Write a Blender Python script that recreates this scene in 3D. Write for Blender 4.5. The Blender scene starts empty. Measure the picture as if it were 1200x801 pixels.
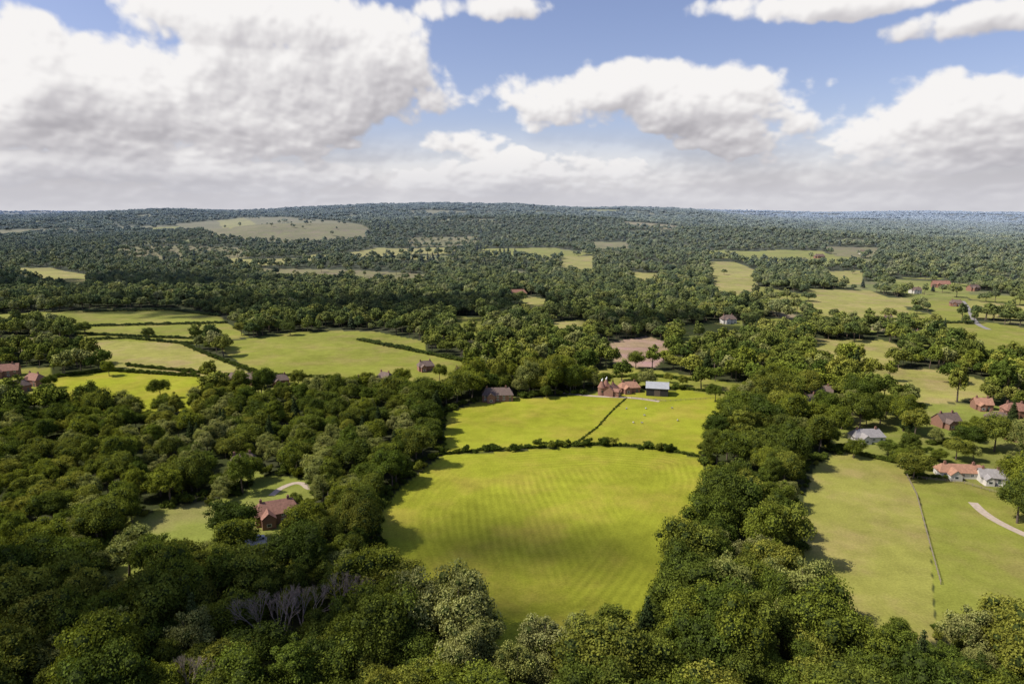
import bpy, math, random
import numpy as np
from mathutils import Vector
random.seed(7); rng=np.random.default_rng(11)
sc=bpy.context.scene
H=110.0; FPX=800.0; PITCH=math.radians(10.8)
# ---------------------------------------------------------------- helpers
def smooth(a,b,x):
    t=np.clip((np.asarray(x,float)-a)/(b-a),0,1); return t*t*(3-2*t)
def _h(i,j,s):
    n=(i*374761393+j*668265263+s*974711)&0x7fffffff
    n=((n^(n>>13))*1274126177)&0x7fffffff
    return ((n^(n>>16))&0xffff)/65535.0
def vn(x,y,s=0):
    x=np.asarray(x,float); y=np.asarray(y,float)
    i=np.floor(x).astype(np.int64); j=np.floor(y).astype(np.int64)
    fx=x-i; fy=y-j; fx=fx*fx*(3-2*fx); fy=fy*fy*(3-2*fy)
    return (_h(i,j,s)*(1-fx)+_h(i+1,j,s)*fx)*(1-fy)+(_h(i,j+1,s)*(1-fx)+_h(i+1,j+1,s)*fx)*fy
def fbm(x,y,s=0,o=3):
    v=0;a=.5;t=0
    for k in range(o):
        v=v+a*vn(x*2**k,y*2**k,s+k*17); t+=a; a*=.5
    return v/t
def worley(x,y,s):
    i=np.floor(x).astype(np.int64); j=np.floor(y).astype(np.int64); d=np.full(x.shape,9.0)
    for a in (-1,0,1):
        for b in (-1,0,1):
            px=i+a+_h(i+a,j+b,s); py=j+b+_h(i+a,j+b,s+7); d=np.minimum(d,(px-x)**2+(py-y)**2)
    return np.sqrt(d)
def hgt(x,y):
    x=np.asarray(x,float); y=np.asarray(y,float); r=np.hypot(x,y)
    a=x/np.maximum(y,300)
    z=3.0*(fbm(x/320,y/320,1)-.5)*smooth(380,700,r)
    z=z+30*(fbm(x/800,y/800,2)-.5)*smooth(700,1500,r)
    rh=88+66*np.exp(-((a+.08)/.24)**2)+20*np.exp(-((a-.22)/.10)**2)+16*np.exp(-((a+.5)/.07)**2)-54*smooth(.25,.5,a)-46*smooth(.5,.75,a)-16*smooth(-.5,-.8,a)
    z=z+smooth(1700,5200,y)*rh + smooth(2000,4500,y)*(1-.6*smooth(.3,.6,a))*66*(fbm(x/1200,y/1500,5)-.5)
    z=z+54*np.exp(-(((x+850)/420)**2+((y-2500)/450)**2))
    z=z+30*np.exp(-(((x-900)/600)**2+((y-2300)/350)**2))
    z=z+44*np.exp(-(((x-150)/500)**2+((y-2900)/300)**2))
    z=z-smooth(5800,8500,y)*70*(1-.7*smooth(.2,.6,a))
    z=z+smooth(9000,14000,y)*(62+22*smooth(.3,.6,a)+80*(fbm(x/3500,y/4000,9)-.45))
    return z
TT=np.geomspace(60,28000,5000)
def G(u,v,h=0.0):
    s=(400-v)/FPX; dx=(u-600)/FPX
    dy=math.cos(PITCH)+s*math.sin(PITCH); dz=-math.sin(PITCH)+s*math.cos(PITCH)
    z=H+TT*dz; g=hgt(TT*dx,TT*dy)+h
    k=np.argmax(z<=g)
    if z[k]>g[k]: k=3800
    k=max(k,1); d0=z[k-1]-g[k-1]; d1=z[k]-g[k]; f=d0/(d0-d1) if d0!=d1 else 0
    t=TT[k-1]+(TT[k]-TT[k-1])*f
    return (float(t*dx),float(t*dy))
def inpoly(px,py,P):
    ins=np.zeros(px.shape,bool); n=len(P)
    for i in range(n):
        x1,y1=P[i]; x2,y2=P[(i+1)%n]
        if y1==y2: continue
        c=((y1>py)!=(y2>py))&(px<(x2-x1)*(py-y1)/(y2-y1)+x1)
        ins^=c
    return ins
def pdist(px,py,P,closed=True):
    d=np.full(px.shape,1e9); n=len(P)
    for i in range(n if closed else n-1):
        x1,y1=P[i]; x2,y2=P[(i+1)%n]; ex,ey=x2-x1,y2-y1; L=ex*ex+ey*ey+1e-9
        t=np.clip(((px-x1)*ex+(py-y1)*ey)/L,0,1)
        d=np.minimum(d,np.hypot(px-x1-t*ex,py-y1-t*ey))
    return d
class NT:
    def __init__(s,nt): s.nt=nt; s.n=nt.nodes; s.l=nt.links
    def new(s,t,**k):
        n=s.n.new(t)
        for a,b in k.items(): setattr(n,a,b)
        return n
    def put(s,sock,v):
        if isinstance(v,bpy.types.NodeSocket): s.l.new(v,sock)
        elif v is not None: sock.default_value=v
    def m(s,op,a,b=None,c=None,clamp=False):
        n=s.n.new('ShaderNodeMath'); n.operation=op; n.use_clamp=clamp
        for i,v in enumerate((a,b,c)): 
            if v is not None: s.put(n.inputs[i],v)
        return n.outputs[0]
    def mix(s,f,a,b,mode='MIX'):
        n=s.n.new('ShaderNodeMix'); n.data_type='RGBA'; n.blend_type=mode
        s.put(n.inputs[0],f); s.put(n.inputs[6],a); s.put(n.inputs[7],b); return n.outputs[2]
    def noise(s,vec,scale,detail=3,rough=.5,dim='3D'):
        n=s.n.new('ShaderNodeTexNoise'); n.noise_dimensions=dim
        if vec is not None: s.l.new(vec,n.inputs['Vector'])
        n.inputs['Scale'].default_value=scale; n.inputs['Detail'].default_value=detail; n.inputs['Roughness'].default_value=rough
        return n.outputs[0]
    def mr(s,v,a,b,c=0.,d=1.,t='SMOOTHSTEP'):
        n=s.n.new('ShaderNodeMapRange'); n.interpolation_type=t
        s.put(n.inputs[0],v)
        for i,x in enumerate((a,b,c,d)): s.put(n.inputs[i+1],x)
        return n.outputs[0]
def rgba(c): return (c[0],c[1],c[2],1.0)
def new_mat(name):
    m=bpy.data.materials.new(name); m.use_nodes=True; m.node_tree.nodes.clear(); return m,NT(m.node_tree)
def simple_mat(name,col,rough=.8,var=.25,scale=1.5,metal=0.,spec=.3):
    m,t=new_mat(name); o=t.new('ShaderNodeOutputMaterial'); p=t.new('ShaderNodeBsdfPrincipled')
    g=t.new('ShaderNodeTexCoord').outputs['Object']
    n=t.noise(g,scale,4,.6)
    f=t.mr(n,.25,.75,1-var,1+var,'LINEAR')
    mx=t.mix(1.0,rgba(col),t.n.new('ShaderNodeCombineColor').outputs[0],'MULTIPLY')
    cc=[x for x in t.n if x.bl_idname=='ShaderNodeCombineColor'][0]
    for i in range(3): t.put(cc.inputs[i],f)
    t.put(p.inputs['Base Color'],mx); p.inputs['Roughness'].default_value=rough; p.inputs['Metallic'].default_value=metal
    p.inputs['Specular IOR Level'].default_value=spec
    t.l.new(p.outputs[0],o.inputs[0]); return m
def mk_obj(name,verts,faces,mats=(),parent=None,link=True,matidx=None,smooth_=False):
    me=bpy.data.meshes.new(name); me.from_pydata([tuple(v) for v in verts],[],[tuple(f) for f in faces])
    for m in mats: me.materials.append(m)
    if matidx is not None: me.polygons.foreach_set('material_index',np.asarray(matidx,np.int32))
    if smooth_: me.polygons.foreach_set('use_smooth',np.ones(len(me.polygons),bool))
    me.update(); o=bpy.data.objects.new(name,me)
    if link: sc.collection.objects.link(o)
    if parent: o.parent=parent
    return o
def grid_mesh(name,P,nr,na,wrap):
    me=bpy.data.meshes.new(name)
    idx=np.arange(nr*na).reshape(nr,na)
    if wrap: a=idx; b=np.roll(idx,-1,axis=1)
    else: a=idx[:,:-1]; b=idx[:,1:]
    q=np.stack([a[:-1],b[:-1],b[1:],a[1:]],-1).reshape(-1,4)[:,::-1]
    me.vertices.add(len(P)); me.vertices.foreach_set('co',P.ravel().astype(np.float32))
    me.loops.add(len(q)*4); me.loops.foreach_set('vertex_index',q.ravel().astype(np.int32))
    me.polygons.add(len(q)); me.polygons.foreach_set('loop_start',(np.arange(len(q))*4).astype(np.int32))
    me.update(calc_edges=True); me.validate(); me.polygons.foreach_set('use_smooth',np.ones(len(me.polygons),bool)); return me
# ---------------------------------------------------------------- camera
cd=bpy.data.cameras.new('camera'); cam=bpy.data.objects.new('camera',cd); sc.collection.objects.link(cam)
cam.location=(0,0,H); cam.rotation_euler=(math.radians(90)-PITCH,0,0)
cd.sensor_width=36; cd.lens=24; cd.clip_start=1; cd.clip_end=120000; sc.camera=cam
sc.view_settings.view_transform='Standard'; sc.view_settings.look='None'; sc.view_settings.exposure=0
# ---------------------------------------------------------------- sun + sky
SAZ=math.radians(-98); SEL=math.radians(48)
sd=Vector((math.sin(SAZ)*math.cos(SEL),math.cos(SAZ)*math.cos(SEL),math.sin(SEL)))
sl=bpy.data.lights.new('sun','SUN'); sl.energy=5.0; sl.angle=math.radians(.5); sl.color=(1,.94,.82)
so=bpy.data.objects.new('sun',sl); sc.collection.objects.link(so); so.rotation_euler=sd.to_track_quat('Z','Y').to_euler(); so.location=(0,0,500)
w=bpy.data.worlds.new('World'); sc.world=w; w.use_nodes=True; w.node_tree.nodes.clear()
t=NT(w.node_tree); out=t.new('ShaderNodeOutputWorld')
sky=t.new('ShaderNodeTexSky'); sky.sky_type='NISHITA'; sky.sun_disc=False; sky.sun_elevation=SEL; sky.sun_rotation=SAZ%(2*math.pi); sky.altitude=100; sky.air_density=1.0; sky.dust_density=1.0; sky.ozone_density=3.0
bg1=t.new('ShaderNodeBackground'); t.l.new(t.mix(1.0,sky.outputs[0],(1.2,1.0,1.06,1),'MULTIPLY'),bg1.inputs[0]); bg1.inputs[1].default_value=.13
t.l.new(bg1.outputs[0],out.inputs[0])
def azel(u,v):
    s=(400-v)/FPX; dx=(u-600)/FPX
    dy=math.cos(PITCH)+s*math.sin(PITCH); dz=-math.sin(PITCH)+s*math.cos(PITCH)
    return math.atan2(dx,dy), math.atan2(dz,math.hypot(dx,dy))
BL=[]
for (u,v,ru,rv,wt) in [(130,120,270,80,1.1),(350,110,200,76,1.1),(20,50,130,50,.8),(310,25,170,50,.9),(430,75,75,48,.7),(480,170,120,26,.8),(110,195,240,26,.7),
 (690,112,150,42,1.1),(800,120,140,46,1.1),(880,160,140,36,.9),(1150,118,140,40,1.0),(1040,150,120,36,.9),(1000,180,230,28,.8),
 (570,10,80,22,1.0),(1000,2,220,20,.9),(1165,20,120,26,.9),(850,8,55,16,.7),(620,195,250,24,.7)]:
    a0,e0=azel(u,v); a1,_=azel(u+ru,v); _,e1=azel(u,v-rv); BL.append((a0,e0,abs(a1-a0),abs(e1-e0),wt))
def cdens(az,el,fine=True):
    acc=np.full(az.shape,-1.0)
    for a0,e0,ra,re,wt in BL:
        acc=np.maximum(acc,np.maximum(wt*(1-((az-a0)/ra)**2-((el-e0)/re)**2),-1.0))
    beyond=smooth(.74,.9,np.abs(az)); acc=np.maximum(acc,-1+beyond*(.9+.5*np.sin(az*9)*np.cos(el*14)))
    acc=acc+.45*smooth(.30,.45,el)+.75*(1-smooth(.015,.075,el))
    ew=np.log(np.maximum(el,-.02)+.10)*.30
    wx=az+.03*(fbm(az*18,ew*20,301)-.5); wy=ew+.03*(fbm(az*18,ew*20,302)-.5)
    n=(fbm(wx*7,wy*8,310,3)-.5)*2.0
    b=(.5-worley(wx*11,wy*12,320))*.75
    if fine: b=b+(.5-worley(wx*27,wy*27,321))*.34+(.5-worley(wx*58,wy*56,322))*.16+(fbm(az*60,ew*60,330,5)-.5)*.75
    return acc+n+b-.17
ca_=np.radians(np.arange(-85,85.01,.10)); ce_=np.radians(np.concatenate([np.arange(-2.,0,.4),np.arange(0,20.5,.08),np.arange(21,34,.6)]))
AZ,EL=np.meshgrid(ca_,ce_); az=AZ.ravel(); el=EL.ravel()
d0=cdens(az,el); 
tau=0
for k in range(1,7): tau=tau+np.maximum(cdens(az-.011*k,el+.014*k,k<4),0)*(1 if k<4 else 1.2)
rel=d0-cdens(az-.003,el+.004); rel2=d0-cdens(az-.012,el+.016); rel3=cdens(az,el+.05,False)-cdens(az,el-.03,False)
alpha=smooth(-.03,.46,d0); 
lit=.37+.60*np.exp(-.17*tau)+.75*np.clip(rel,-.22,.22)+.30*np.clip(rel2,-.6,.6)-.15*np.clip(rel3,-1,1)
lit=np.clip(lit,0,1)
L2=lit.reshape(AZ.shape)
for _ in range(2): L2=(L2*2+np.roll(L2,1,1)+np.roll(L2,-1,1)+np.roll(L2,1,0)+np.roll(L2,-1,0))/6
lit=L2.ravel()[:,None]
dark=np.array((.39,.375,.405)); mid_=np.array((.62,.60,.62)); white_=np.array((.93,.91,.90))
colr=np.where(lit<.5,dark+(mid_-dark)*(lit/.5),mid_+(white_-mid_)*((lit-.5)/.5))
hzf=(.85*(1-smooth(-.01,.10,el)))[:,None]; lay=.07*(fbm(az*5,el*60,350,3)-.5)[:,None]
colr=colr*(1-hzf)+(np.array((.62,.62,.67))+lay*1.3)*hzf
alpha=np.maximum(alpha,.96*(1-smooth(.02,.13,el))); 
RD=42000.
P=np.stack([RD*np.sin(az)*np.cos(el),RD*np.cos(az)*np.cos(el),RD*np.sin(el)+H],1)
me=grid_mesh('sky',P,len(ce_),len(ca_),False)
at_=me.color_attributes.new('cloud','FLOAT_COLOR','POINT'); at_.data.foreach_set('color',np.concatenate([colr,alpha[:,None]],1).ravel().astype(np.float32))
skyo=bpy.data.objects.new('sky',me); sc.collection.objects.link(skyo)
m,t=new_mat('cloud_layer'); o=t.new('ShaderNodeOutputMaterial'); a_=t.new('ShaderNodeAttribute',attribute_name='cloud'); e_=t.new('ShaderNodeEmission'); tr=t.new('ShaderNodeBsdfTransparent'); mx=t.new('ShaderNodeMixShader')
t.l.new(a_.outputs['Color'],e_.inputs[0]); t.l.new(a_.outputs['Alpha'],mx.inputs[0]); t.l.new(tr.outputs[0],mx.inputs[1]); t.l.new(e_.outputs[0],mx.inputs[2]); t.l.new(mx.outputs[0],o.inputs[0])
me.materials.append(m)
try: m.cycles.emission_sampling='NONE'
except Exception as ex: print(ex)
# ---------------------------------------------------------------- land cover plan
COL={'lush':(.28,.298,.030),'green':(.225,.24,.044),'yellow':(.29,.28,.075),'olive':(.19,.18,.07),'brown':(.34,.25,.15),'lawn':(.205,.23,.048),'pad':(.265,.262,.06)}
RAW=[
('lush',[(520,533,0),(640,525,0),(700,522,0),(780,528,0),(820,536,0),(832,565,0),(828,592,2),(808,622,4),(772,642,14),(750,668,15),(715,692,15),(650,702,15),(590,708,15),(560,685,15),(508,664,13),(462,658,8),(446,640,0),(447,600,0),(470,570,0),(500,547,0)],1,0),
('lush',[(521,530,0),(522,484,0),(560,470,0),(600,467,0),(690,462,0),(800,456,0),(868,464,0),(848,488,0),(832,505,3),(820,532,0),(780,525,0),(700,519,0),(640,521,0)],2,0),
('pad',[(938,600,0),(955,545,0),(985,528,0),(1060,545,0),(1075,575,0),(1090,640,0),(1104,692,14),(1060,702,15),(985,697,15),(950,655,8),(940,630,0)],0,0),
('green',[(1064,560,0),(1130,562,0),(1175,575,0),(1260,600,0),(1330,700,14),(1180,690,15),(1106,694,14),(1091,640,0),(1076,575,0)],0,0),
('lawn',[(1085,520,0),(1120,500,0),(1215,500,0),(1240,575,3),(1180,572,0),(1130,562,0),(1070,556,0)],0,.12),
('lawn',[(942,478,0),(1000,470,0),(1050,478,0),(1090,470,0),(1210,478,0),(1215,500,0),(1085,520,0),(1060,545,0),(985,528,0),(960,505,4)],0,.32),
('green',[(250,402,0),(350,388,0),(410,389,0),(480,406,0),(548,424,0),(535,441,10),(420,446,8),(340,442,8),(303,437,2)],0,0),
('yellow',[(55,400,0),(150,396,0),(212,402,0),(303,437,2),(265,442,4),(150,430,3),(85,414,3)],0,0),
('green',[(-60,370,0),(100,363,0),(200,361,0),(258,370,0),(268,377,3),(100,380,3),(-60,382,4)],0,0),
('green',[(90,382,0),(268,379,0),(290,390,3),(240,396,5),(90,390,5)],0,0),
('lush',[(60,442,0),(130,434,0),(235,441,0),(262,452,0),(220,464,8),(150,467,10),(100,463,10),(50,455,8)],0,.06),
('green',[(-40,432,0),(60,430,0),(60,455,8),(-40,460,8)],0,.3),
('yellow',[(10,314,0),(60,313,0),(106,323,0),(102,335,8),(50,328,8)],0,0),
('olive',[(205,262,0),(300,253,0),(390,258,0),(436,268,0),(425,280,0),(340,282,8),(250,274,8)],0,.02),
('yellow',[(255,258,0),(285,254,0),(300,262,0),(270,268,0)],0,0),
('olive',[(300,314,0),(420,316,0),(505,321,0),(500,330,8),(330,324,8)],0,.04),
('olive',[(130,290,0),(200,287,0),(300,290,0),(290,297,8),(160,300,8)],0,.5),
('yellow',[(660,300,0),(696,299,0),(692,320,8),(656,316,8)],0,0),
('olive',[(690,283,0),(735,283,0),(738,291,8),(700,291,8)],0,.0),
('yellow',[(828,306,0),(860,306,0),(886,316,0),(888,346,0),(866,356,8),(836,338,8)],0,.01),
('yellow',[(945,338,0),(1020,340,0),(1055,352,0),(1066,366,0),(1010,374,8),(955,356,8)],0,0),
('brown',[(712,402,0),(758,393,0),(792,404,0),(770,416,8),(722,418,8)],0,0),
('lawn',[(784,382,0),(870,374,0),(875,390,6),(805,404,8)],0,.04),
('green',[(683,434,0),(740,429,0),(800,438,0),(885,452,0),(880,466,3),(800,455,0),(700,452,0)],0,.10),
('yellow',[(945,396,0),(1035,398,0),(1065,408,0),(1040,416,8),(955,414,8)],0,.04),
('lawn',[(1045,326,0),(1140,332,0),(1135,345,8),(1060,342,8)],0,.25),
('green',[(1088,352,0),(1134,350,0),(1142,378,5),(1098,378,8)],0,.08),
('yellow',[(1015,430,0),(1100,432,0),(1150,444,0),(1170,452,6),(1090,458,8),(1010,446,8)],0,.08),
('green',[(1128,388,0),(1260,392,0),(1260,418,8),(1150,410,8)],0,.05),
('lawn',[(105,640,9),(150,606,0),(200,594,0),(240,586,0),(284,580,0),(276,608,4),(225,645,9),(185,660,12),(130,660,12)],0,.08),
('lawn',[(284,580,0),(305,556,0),(362,560,0),(368,585,0),(340,612,8),(310,675,9),(285,665,10),(276,608,3)],0,.03),
('green',[(530,370,0),(570,372,0),(565,388,8),(535,386,8)],0,0),
('yellow',[(610,345,0),(640,350,0),(635,366,8),(612,362,8)],0,0),
('green',[(380,386,0),(440,388,0),(500,400,0),(495,412,6),(430,400,6)],0,0),
('olive',[(965,288,0),(1030,290,0),(1030,298,6),(980,297,6)],0,.05),
('yellow',[(738,318,0),(772,320,0),(774,333,8),(745,330,8)],0,0),
('olive',[(470,278,0),(560,276,0),(560,284,6),(480,286,6)],0,.3),
('yellow',[(640,378,0),(685,374,0),(690,386,6),(650,392,6)],0,0),
('olive',[(-60,398,0),(55,394,0),(60,402,5),(-60,408,5)],0,.1),
('yellow',[(960,318,0),(1010,316,0),(1012,326,8),(975,328,8)],0,.05),
('green',[(900,372,0),(940,374,0),(935,384,6),(900,382,6)],0,.05),
]
FIELDS=[(k,[G(*p) for p in P],s,tr) for k,P,s,tr in RAW]
HOUSES=[('brick_house',325,608,25,15,8,4.2,'tile'),('brick_house',286,548,20,10,7,3.8,'brown'),
('farmhouse',583,468,4,18,8,4.2,'brown'),('cottage',716,462,60,9,6,3.8,'tile'),('cottage',737,458,10,12,7,3.4,'orange'),
('cottage',288,449,-12,20,8,3.8,'brown'),('cottage',329,450,25,10,7,3.8,'brown'),('cottage',428,452,15,11,7,3.8,'brown'),('cottage',452,447,-30,10,7,3.8,'brown'),
('cottage',499,433,20,11,7,3.8,'brown'),('cottage',540,440,0,8,6,3.8,'brown'),
('brick_house',8,440,25,15,9,4.6,'tile'),('brick_house',42,450,-20,12,8,4.2,'tile'),('cottage',22,458,60,11,8,4,'brown'),
('manor_house',606,348,10,24,11,6,'tile'),('white_house',853,378,10,14,9,4.6,'brown'),('manor_house',1102,336,-10,24,11,5.5,'tile'),('white_house',1072,343,0,14,9,5,'brown'),
('white_house',1078,396,20,11,8,4.6,'brown'),('cottage',1120,358,-20,13,8,4.3,'brown'),
('brick_house',962,465,-20,12,8,4.2,'brown'),('cottage',948,475,20,10,7,4,'brown'),('stable_block',1015,515,3,15,7,2.8,'grey'),('cottage',1108,498,10,11,8,3.6,'brown'),
('cottage',1150,478,-10,9,7,3.4,'orange'),('cottage',1188,486,-10,11,8,3.8,'tile'),('stable_block',1124,557,-7,18,6,2.8,'orange'),('white_house',1160,563,-15,9,6,2.8,'grey'),('brick_house',1196,515,20,12,8,4.2,'tile'),
('cottage',1168,496,-15,10,7,3.6,'brown'),('cottage',1140,340,15,16,9,5,'brown'),
('cottage',1018,380,0,12,8,4.4,'brown'),('white_house',1040,378,10,11,8,4.4,'brown'),('cottage',960,302,0,22,11,5,'brown'),('white_house',1012,297,0,22,11,5,'brown')]
HP=[]
for hh in HOUSES:
    x,y=G(hh[1],hh[2]); HP.append((x,y)); d=math.hypot(x,y)
    ux,uy=-x/d,-y/d; L=min((6.4 if hh[1]>900 else 5.5)*d/H,42); wd=hh[4]*.55+1
    if hh[1]==325: L=18; wd=9
    if hh[1] in (286,428,452,499,540): L*=.55
    px,py=-uy,ux
    P=[(x-ux*7+px*wd,y-uy*7+py*wd),(x-ux*7-px*wd,y-uy*7-py*wd),(x+ux*(L+7)-px*wd,y+uy*(L+7)-py*wd),(x+ux*(L+7)+px*wd,y+uy*(L+7)+py*wd)]
    FIELDS.append(('lawn',P,9,.0))
bx,by=G(770,463); ox,oy=G(706,463)
for (x,y) in ((bx,by),(ox,oy)): FIELDS.append(('lawn',[(x-12,y-14),(x+12,y-14),(x+12,y+10),(x-12,y+10)],9,0))
def enclosure(x,y):
    r=np.hypot(x,y); op=np.zeros(np.shape(x),bool); hv=np.zeros(np.shape(x))
    for (Lx,Ly,ang,s,r0,r1,mw,g_) in ((120,190,.25,101,620,1500,7,1.1),(220,380,-.2,202,1500,7500,14,.5)):
        ca_,sa_=math.cos(ang),math.sin(ang)
        xx=x*ca_+y*sa_; yy=-x*sa_+y*ca_
        xx=xx+(55*(vn(x/170,y/170,s)-.5)+50*(vn(x/70,y/90,s+2)-.5))*Lx/120; yy=yy+(90*(vn(x/190,y/190,s+3)-.5)+40*(vn(x/80,y/80,s+4)-.5))*Ly/190
        row=np.floor(yy/Ly).astype(np.int64); off=_h(row,row*0,s+5)*Lx; lx=Lx*(.8+.9*_h(row,row*0+1,s+6))
        col=np.floor((xx+off)/lx).astype(np.int64)
        hs=_h(col,row,s+9); fx=((xx+off)/lx-col)*lx; fy=(yy/Ly-row)*Ly
        ed=np.minimum(np.minimum(fx,lx-fx),np.minimum(fy,Ly-fy))
        reg=fbm(x/700,y/900,s+20,2)
        pr=np.where(x>-.05*y,.28,.13)*smooth(.30,.62,reg)*1.7*g_
        pr=np.where((x<-.1*y)&(r<1500),.05,pr)
        m=(hs<pr)&(ed>mw)&(r>=r0)&(r<r1)
        op|=m; hv=np.where(m,_h(col,row,s+31),hv)
    return hv,op
# ---------------------------------------------------------------- ground sheet
azs=np.radians(np.concatenate([np.arange(-180,-62,4),np.arange(-62,62.01,.16),np.arange(66,180,4)]))
rs=np.concatenate([[1.,25,50],np.geomspace(70,38000,620)])
A,R=np.meshgrid(azs,rs); X=(R*np.sin(A)).ravel(); Y=(R*np.cos(A)).ravel(); Z=hgt(X,Y)
na,nr=len(azs),len(rs)
def openland(x,y):
    r=np.hypot(x,y)
    q=fbm((x+.4*y)/170,(y-.2*x)/230,31,2)
    return (q<.24)&(r>650)
C=np.zeros((len(X),4)); C[:,:3]=(.05,.06,.022)
op=openland(X,Y); tnt=vn(X/300,Y/300,8)[:,None]
C[op,:3]=(np.array((.15,.17,.05))*(1-tnt)+np.array((.20,.20,.08))*tnt)[op]
hv,oe=enclosure(X,Y); pal=np.array([COL['yellow'],COL['green'],COL['olive'],COL['green'],COL['green'],(.27,.24,.11)])
C[oe,:3]=pal[(hv[oe]*5.999).astype(int)]
MD=np.zeros(len(X))
for k,P,s,tr in FIELDS:
    P_=np.array(P); bb=(X>P_[:,0].min())&(X<P_[:,0].max())&(Y>P_[:,1].min())&(Y<P_[:,1].max())
    ii=np.where(bb)[0]
    if len(ii)==0: continue
    m=ii[inpoly(X[ii],Y[ii],P)]
    if s==9: 
        m=m[(C[m,0]<.1)]
    C[m,:3]=COL[k]; C[m,3]=1.0 if s==1 else (.45 if s==2 else 0)
    if s==1: MD[m]=pdist(X[m],Y[m],P)
me=grid_mesh('ground',np.stack([X,Y,Z],1),nr,na,True)
ca=me.color_attributes.new('cover','FLOAT_COLOR','POINT'); ca.data.foreach_set('color',C.ravel().astype(np.float32))
da=me.attributes.new('margin','FLOAT','POINT'); da.data.foreach_set('value',MD.astype(np.float32))
ground=bpy.data.objects.new('ground',me); sc.collection.objects.link(ground)
m,t=new_mat('ground_mat'); o=t.new('ShaderNodeOutputMaterial'); b=t.new('ShaderNodeBsdfDiffuse')
at=t.new('ShaderNodeAttribute',attribute_name='cover'); am=t.new('ShaderNodeAttribute',attribute_name='margin')
pos=t.new('ShaderNodeNewGeometry').outputs['Position']; sp=t.new('ShaderNodeSeparateXYZ'); t.l.new(pos,sp.inputs[0])
def painted_haze(t,col,P,target=(.50,.59,.72,1),D=4600.0):
    """aerial haze painted into base colour, stronger the further north (world position)"""
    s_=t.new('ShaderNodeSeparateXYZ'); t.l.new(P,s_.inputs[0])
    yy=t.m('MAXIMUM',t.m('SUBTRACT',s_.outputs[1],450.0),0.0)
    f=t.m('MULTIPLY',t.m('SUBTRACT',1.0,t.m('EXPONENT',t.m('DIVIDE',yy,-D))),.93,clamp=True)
    return t.mix(f,col,target)  # target is the haze colour blended over the surface's own colour
stripe=at.outputs['Alpha']
wob=t.m('MULTIPLY',t.noise(pos,.03,2),3.0)
ring=t.m('SINE',t.m('MULTIPLY',t.m('ADD',am.outputs['Fac'],t.m('MULTIPLY',wob,.2)),2*math.pi/3.0))
line=t.m('SINE',t.m('MULTIPLY',t.m('ADD',t.m('ADD',sp.outputs[0],t.m('MULTIPLY',sp.outputs[1],.12)),wob),2*math.pi/3.0))
inner=t.mr(am.outputs['Fac'],22,30)
st=t.m('ADD',t.m('MULTIPLY',ring,t.m('SUBTRACT',1.0,inner)),t.m('MULTIPLY',line,inner))
st=t.m('MULTIPLY',t.m('MULTIPLY',st,stripe),t.mr(t.noise(pos,.03,3),.35,.65,.02,.085))
nb=t.noise(pos,.012,5,.6); ns=t.noise(pos,.12,4,.65); nf=t.noise(pos,1.3,4,.7)
f=t.m('ADD',t.mr(nb,.3,.7,.78,1.16,'LINEAR'),t.m('ADD',t.mr(ns,.3,.7,-.14,.14,'LINEAR'),t.m('ADD',t.mr(nf,.3,.7,-.20,.20,'LINEAR'),st)))
cc=t.new('ShaderNodeCombineXYZ')
for i in range(3): t.put(cc.inputs[i],f)
c=t.mix(1.0,at.outputs['Color'],cc.outputs[0],'MULTIPLY')
c=t.mix(t.mr(t.noise(pos,.035,5,.6),.42,.70,0,.8),c,t.mix(1.0,c,(1.22,.98,1.7,1),'MULTIPLY'))
c=painted_haze(t,c,pos,(.22,.25,.275,1))
t.put(b.inputs[0],c)
bp=t.new('ShaderNodeBump'); bp.inputs['Strength'].default_value=.4; bp.inputs['Distance'].default_value=.3; t.put(bp.inputs['Height'],nf); t.l.new(bp.outputs[0],b.inputs['Normal'])
t.l.new(b.outputs[0],o.inputs[0]); me.materials.append(m)
# ---------------------------------------------------------------- foliage
def leaf_mat(name,ramp,transl=.3):
    m,t=new_mat(name); o=t.new('ShaderNodeOutputMaterial')
    oi=t.new('ShaderNodeObjectInfo'); at=t.new('ShaderNodeAttribute',attribute_name='tint')
    pn=t.noise(oi.outputs['Location'],.012,3,.6)
    key=t.m('ADD',t.m('MULTIPLY',oi.outputs['Random'],.76),t.mr(pn,.3,.7,0,.24,'LINEAR'),clamp=True)
    cr=t.new('ShaderNodeValToRGB'); t.l.new(key,cr.inputs[0]); el=cr.color_ramp.elements
    el[0].position=0; el[0].color=rgba(ramp[0]); el[1].position=1; el[1].color=rgba(ramp[-1])
    for i in range(1,len(ramp)-1): e=el.new(i/(len(ramp)-1)); e.color=rgba(ramp[i])
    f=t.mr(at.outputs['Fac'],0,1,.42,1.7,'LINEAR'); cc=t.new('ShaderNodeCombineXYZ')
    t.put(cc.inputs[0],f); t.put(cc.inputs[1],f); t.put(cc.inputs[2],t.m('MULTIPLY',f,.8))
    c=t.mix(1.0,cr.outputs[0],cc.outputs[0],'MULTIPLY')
    c=painted_haze(t,c,oi.outputs['Location'])
    d=t.new('ShaderNodeBsdfDiffuse'); t.put(d.inputs[0],c)
    if transl<=0: t.l.new(d.outputs[0],o.inputs[0]); return m
    tr=t.new('ShaderNodeBsdfTranslucent'); t.put(tr.inputs[0],t.mix(1.0,c,(1.5,1.45,.6,1),'MULTIPLY'))
    mx=t.new('ShaderNodeMixShader'); mx.inputs[0].default_value=transl
    t.l.new(d.outputs[0],mx.inputs[1]); t.l.new(tr.outputs[0],mx.inputs[2]); t.l.new(mx.outputs[0],o.inputs[0]); return m
bark=simple_mat('bark',(.13,.10,.075),.9,.35,2)
deadwood=simple_mat('deadwood',(.27,.215,.165),.9,.3,2)
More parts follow.
